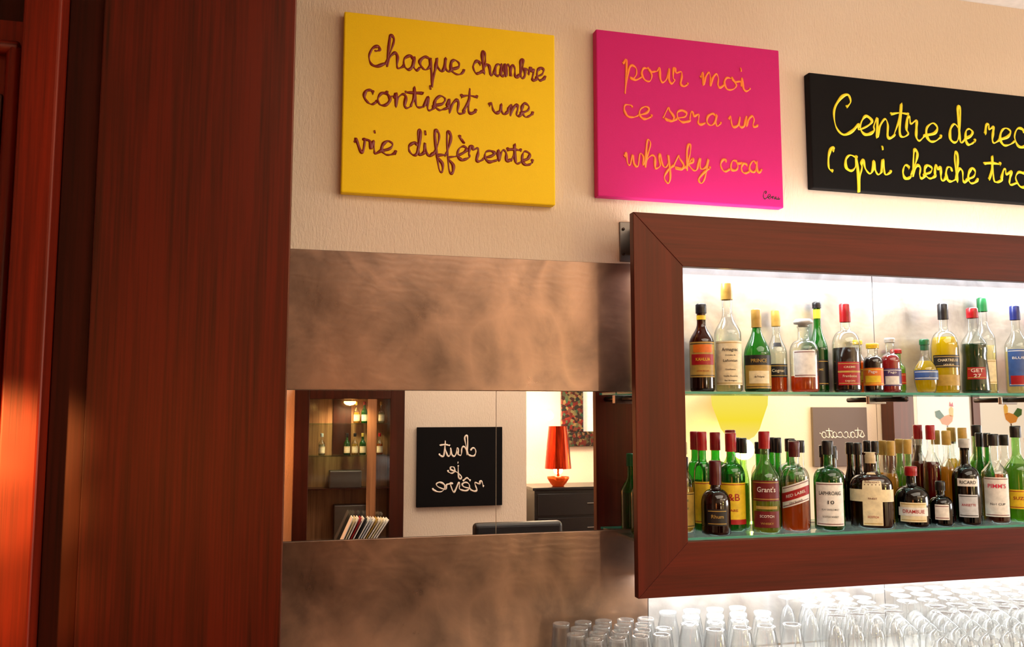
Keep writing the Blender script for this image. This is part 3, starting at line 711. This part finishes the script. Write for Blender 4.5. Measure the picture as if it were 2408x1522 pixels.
tag(box('steel_box', .40, .66, -4.27, -4.15, .6003, .93, 'steel', None, .006), 'large grey steel box in cabinet base', 'box')

con = empty('console_table', (.56, -3.92, 0)); tag(con, 'low dark wooden console table', 'table')
box('tabletop', -.32, .32, -.13, .13, .62, .65, 'cabwood', con, .004)
for sx in (-1, 1):
    for sy in (-1, 1):
        box('leg', sx*.29-.015, sx*.29+.015, sy*.1-.015, sy*.1+.015, 0, .62, 'cabwood', con, .002)
cols = ['paper', 'p_cream', 'paper', 'p_red', 'paper', 'p_black', 'paper', 'p_pearl', 'paper', 'p_gold', 'paper', 'p_cream', 'paper', 'paper']
for i, c in enumerate(cols):
    m = box('magazine', -.003, .003, -.085, .085, 0, .24, c); m.location = (.42+i*.017, -3.92, .6515)
    m.rotation_euler = (0, math.radians(24+i*.8), 0)
    tag(m, 'thin magazine leaning in a row on the console', 'magazine', 'magazines on the console')

o = canvas(1.044, 1.742, .885, 1.514, 'black', 'black square canvas with cream handwriting on opposite wall', -1, -4.3)
def lettering_back(o, words, mat, rad):
    L = lettering('handwritten_lettering', words, 0, rad, mat, o, .7)
    L.rotation_euler = (0, 0, math.pi); L.location = (0, .0175, 0)
lettering_back(o, [('chut', -.13, .17, .40, .068), ('je', -.0, .1, .265, .05), ('rêve', -.19, .22, .12, .066)], 'ink_cream', .0056)
o = canvas(5.22, 5.86, 1.08, 1.68, 'taupe', 'taupe canvas with thin pale handwriting on alcove wall', -1, -5.2)
lettering_back(o, [('staccato', -.28, .24, .29, .055)], 'ink_cream', .0034)

ch = empty('chest_of_drawers', (2.75, -4.94, 0)); tag(ch, 'black lacquered chest of drawers beneath table lamp', 'chest')
M['lacquer'] = plain('black_lacquer', (22, 18, 20), .25)
box('body', -.6, .6, -.22, .2, .06, .95, 'lacquer', ch, .004)
box('top', -.62, .62, -.23, .22, .95, .975, 'lacquer', ch, .004)
for i in range(4):
    d = box('drawer', -.57, .57, .2, .216, .1+i*.21, .29+i*.21, 'lacquer', ch, .004)
    cyl_between('handle', (-.12, .012, .1), (.12, .012, .1), .006, 'steel', d)
for sx in (-1, 1):
    for sy in (-1, 1): box('foot', sx*.55-.03, sx*.55+.03, sy*.17-.03, sy*.17+.03, 0, .06, 'lacquer', ch)
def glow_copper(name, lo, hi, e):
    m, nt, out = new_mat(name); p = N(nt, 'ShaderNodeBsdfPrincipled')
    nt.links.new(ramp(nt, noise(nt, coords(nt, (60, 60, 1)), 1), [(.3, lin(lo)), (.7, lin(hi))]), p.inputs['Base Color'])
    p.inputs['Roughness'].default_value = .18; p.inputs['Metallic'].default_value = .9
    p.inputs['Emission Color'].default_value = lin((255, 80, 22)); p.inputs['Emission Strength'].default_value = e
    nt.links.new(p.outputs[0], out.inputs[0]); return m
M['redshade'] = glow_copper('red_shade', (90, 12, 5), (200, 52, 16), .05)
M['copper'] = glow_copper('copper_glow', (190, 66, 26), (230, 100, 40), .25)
e = empty('table_lamp', (2.40, -4.84, .976)); tag(e, 'copper table lamp with tall tapered red-orange shade on chest', 'lamp')
lathe('base', [(.0004, 0), (.05, 0), (.055, .006), (.075, .03), (.1, .07), (.098, .085), (.03, .09), (.0004, .09)], 'copper', e)
cyl_between('stem', (0, 0, .085), (0, 0, .2), .012, 'copper', e)
lathe('lamp_shade', [(.12, .155), (.116, .2), (.102, .36), (.084, .53)], 'redshade', e)
lathe('bulb', [(.0004, .2), (.03, .23), (.035, .27), (.0004, .31)], 'bulb', e, 20)
def point(name, loc, power, col, size=.04):
    l = bpy.data.lights.new(name, 'POINT'); l.energy = power; l.color = col; l.shadow_soft_size = size
    o = bpy.data.objects.new(name, l); link(o); o.location = loc
point('lamp_bulb_up', (2.36, -4.98, 1.60), 36, (1, .80, .55))
point('lamp_bulb_down', (2.40, -4.84, 1.12), 20, (1, .76, .48))

pic = empty('mosaic_picture', (2.98, -5.2, 1.31)); tag(pic, 'ornate green and red mosaic framed mirror on alcove wall', 'picture')
m, nt, out = new_mat('mosaic'); p = N(nt, 'ShaderNodeBsdfPrincipled')
vo = N(nt, 'ShaderNodeTexVoronoi'); vo.inputs['Scale'].default_value = 40
nt.links.new(coords(nt), vo.inputs['Vector'])
hs = N(nt, 'ShaderNodeSeparateColor'); nt.links.new(vo.outputs['Color'], hs.inputs[0])
nt.links.new(ramp(nt, hs.outputs[0], [(0, lin((10, 22, 18))), (.3, lin((36, 12, 10))), (.55, lin((84, 18, 14))), (.75, lin((22, 50, 34))), (1, lin((100, 76, 46)))]), p.inputs['Base Color'])
p.inputs['Roughness'].default_value = .2; nt.links.new(p.outputs[0], out.inputs[0]); M['mosaic'] = m
for (a, b, c, d) in [(-.44, .44, 0, .14), (-.44, .44, .76, .9), (-.44, -.22, .14, .76), (.22, .44, .14, .76)]:
    box('frame_side', a, b, 0, .035, c, d, 'mosaic', pic, .006)
box('mirror_pane', -.22, .22, 0, .012, .14, .76, 'paper', pic)

m, nt, out = new_mat('yellow_shade_glow'); e_ = N(nt, 'ShaderNodeEmission')
sp = N(nt, 'ShaderNodeSeparateXYZ'); tc = N(nt, 'ShaderNodeTexCoord'); nt.links.new(tc.outputs['Object'], sp.inputs[0])
mr = N(nt, 'ShaderNodeMapRange'); mr.inputs[1].default_value = 1.36; mr.inputs[2].default_value = 1.85; nt.links.new(sp.outputs[2], mr.inputs[0])
nt.links.new(ramp(nt, mr.outputs[0], [(0, lin((255, 226, 120))), (.4, lin((255, 230, 60))), (1, lin((255, 236, 110)))]), e_.inputs[0])
e_.inputs[1].default_value = 1.0; nt.links.new(e_.outputs[0], out.inputs[0]); M['yshade'] = m
fl = empty('floor_lamp', (4.25, -4.9, 0)); tag(fl, 'floor lamp with glowing yellow shade by alcove wall', 'lamp')
lathe('base', [(.0004, 0), (.15, 0), (.15, .015), (.02, .03), (.0004, .03)], 'lacquer', fl)
cyl_between('pole', (0, 0, .02), (0, 0, 1.4), .012, 'chrome', fl)
lathe('lamp_shade', [(.06, 1.36), (.13, 1.40), (.18, 1.47), (.21, 1.56), (.26, 1.7), (.27, 1.85)], 'yshade', fl)
point('yellow_lamp_bulb', (4.25, -4.85, 1.28), 24, (1, .82, .22), .1)
point('yellow_lamp_glow', (4.25, -4.6, 2.0), 24, (1, .84, .28), .15)
M['wshade'] = emis('warm_shade_glow', (255, 150, 80), 7)
fl = empty('floor_lamp', (-.45, -3.9, 0)); tag(fl, 'floor lamp with glowing warm orange shade', 'lamp')
lathe('base', [(.0004, 0), (.15, 0), (.15, .015), (.02, .03), (.0004, .03)], 'lacquer', fl)
cyl_between('pole', (0, 0, .02), (0, 0, 1.2), .012, 'lacquer', fl)
lathe('lamp_shade', [(.26, 1.15), (.22, 1.6)], 'wshade', fl)

cr = empty('armchair', (1.56, -3.35, 0)); tag(cr, 'black leather armchair with low curved back', 'chair')
M['leather'] = plain('black_leather', (18, 15, 16), .4, 0, .1, 60, 0, .2)
box('seat', -.28, .28, -.26, .26, .36, .47, 'leather', cr, .03, 4)
box('backrest', -.31, .31, .2, .28, .48, .90, 'leather', cr, .03, 4)
for sx in (-1, 1):
    box('armrest', sx*.3-.025, sx*.3+.025, -.24, .19, .6, .64, 'leather', cr, .01)
    for sy in (-1, 1): box('leg', sx*.24-.018, sx*.24+.018, sy*.22-.018, sy*.22+.018, 0, .36, 'steel', cr, .003)

w = empty('window_1', (7.4, -5.3, .75)); struct(w, 'wooden window with coloured leaded panes, bright daylight')
for (a, b, c, d) in [(-.9, .9, 0, .06), (-.9, .9, 1.49, 1.55), (-.9, -.84, .06, 1.49), (.84, .9, .06, 1.49), (-.12, -.03, .06, 1.49)]:
    box('window_frame', a, b, -.03, .03, c, d, 'cabwood', w)
M['frost'] = glassy('frosted_pane', (.7, .68, .62), .2, .04, .5, (240, 228, 208))
for (a, b) in [(-.84, -.12), (-.03, .84)]:
    box('window_pane', a, b, -.004, .004, .06, 1.49, 'frost', w)
def bird(cx_, cz_, k):
    parts = [([(-.12, 0), (-.08, -.07), (.02, -.09), (.1, -.03), (.12, .05), (.04, .07), (-.04, .05)], (214, 150, 60)),
             ([(.06, .05), (.12, .05), (.13, .16), (.09, .2), (.05, .15)], (230, 190, 90)),
             ([(.06, .2), (.13, .19), (.12, .26), (.09, .22), (.07, .27)], (196, 16, 14)),
             ([(-.12, 0), (-.04, .05), (-.12, .14), (-.2, .12), (-.19, .04)], (70, 110, 50)),
             ([(0, -.09), (.02, -.09), (.015, -.2), (-.005, -.2)], (90, 50, 24))]
    for j, (pl, c) in enumerate(parts):
        mesh_obj('coloured_glass', [(cx_+a*k, .008, cz_+b*abs(k)) for a, b in pl], [tuple(range(len(pl)))], glassy('stain_%d_%d' % (int(cx_*10), j), lin(c)[:3], .15, .03, .4, c), w)
bird(-.45, .80, .72); bird(.4, .82, -.75)
struct(box('trim_3', 6.05, 6.3, -5.19, -5.0, 0, 3.236, 'cabwood', None, .005), 'mahogany post on the alcove wall')

# ------------------------------------------------------------------ lights
W = bpy.data.worlds.new('world'); S.world = W; W.use_nodes = True
W.node_tree.nodes['Background'].inputs[0].default_value = (.95, .96, 1, 1)
W.node_tree.nodes['Background'].inputs[1].default_value = 1.4
area('ceiling_light', (1.9, -2.6, 3.2), (0, 0, 0), 3.0, 2.0, 80, (1, .85, .70))
area('end_wall_fill', (8.5, -2.6, 1.7), (math.radians(90), 0, math.radians(90)), 3.0, 1.6, 140, (.97, .97, 1))  # added daylight fill, out of view; the end wall has no window
area('alcove_light', (3.2, -4.7, 3.2), (0, 0, 0), 2.5, .8, 42, (1, .78, .56))
area('alcove_light', (5.9, -4.2, 3.2), (0, 0, 0), 2.0, 1.2, 74, (1, .86, .7))  # added unseen fill to brighten the dim alcove wall
def spot(name, loc, target, power, col, ang, blend=.8, size=.03):
    l = bpy.data.lights.new(name, 'SPOT'); l.energy = power; l.color = col; l.spot_size = math.radians(ang); l.spot_blend = blend; l.shadow_soft_size = size
    o = bpy.data.objects.new(name, l); link(o); o.location = loc
    o.rotation_mode = 'QUATERNION'; o.rotation_quaternion = (Vector(target)-Vector(loc)).to_track_quat('-Z', 'Y')
spot('wood_spot', (-1.15, -2.0, 1.75), (-.485, -.94, 1.60), 420, (1, .50, .16), 9, 1.0)
spot('wood_spot', (-1.15, -2.0, 1.65), (-.485, -.94, 1.48), 280, (1, .46, .13), 10, 1.0)
spot('wood_spot', (-1.15, -2.0, 1.5), (-.485, -.94, 1.32), 110, (1, .40, .10), 12, 1.0)
spot('cabinet_spot', (.5, -4.05, 1.72), (.5, -4.25, 1.0), 26, (1, .76, .44), 140)
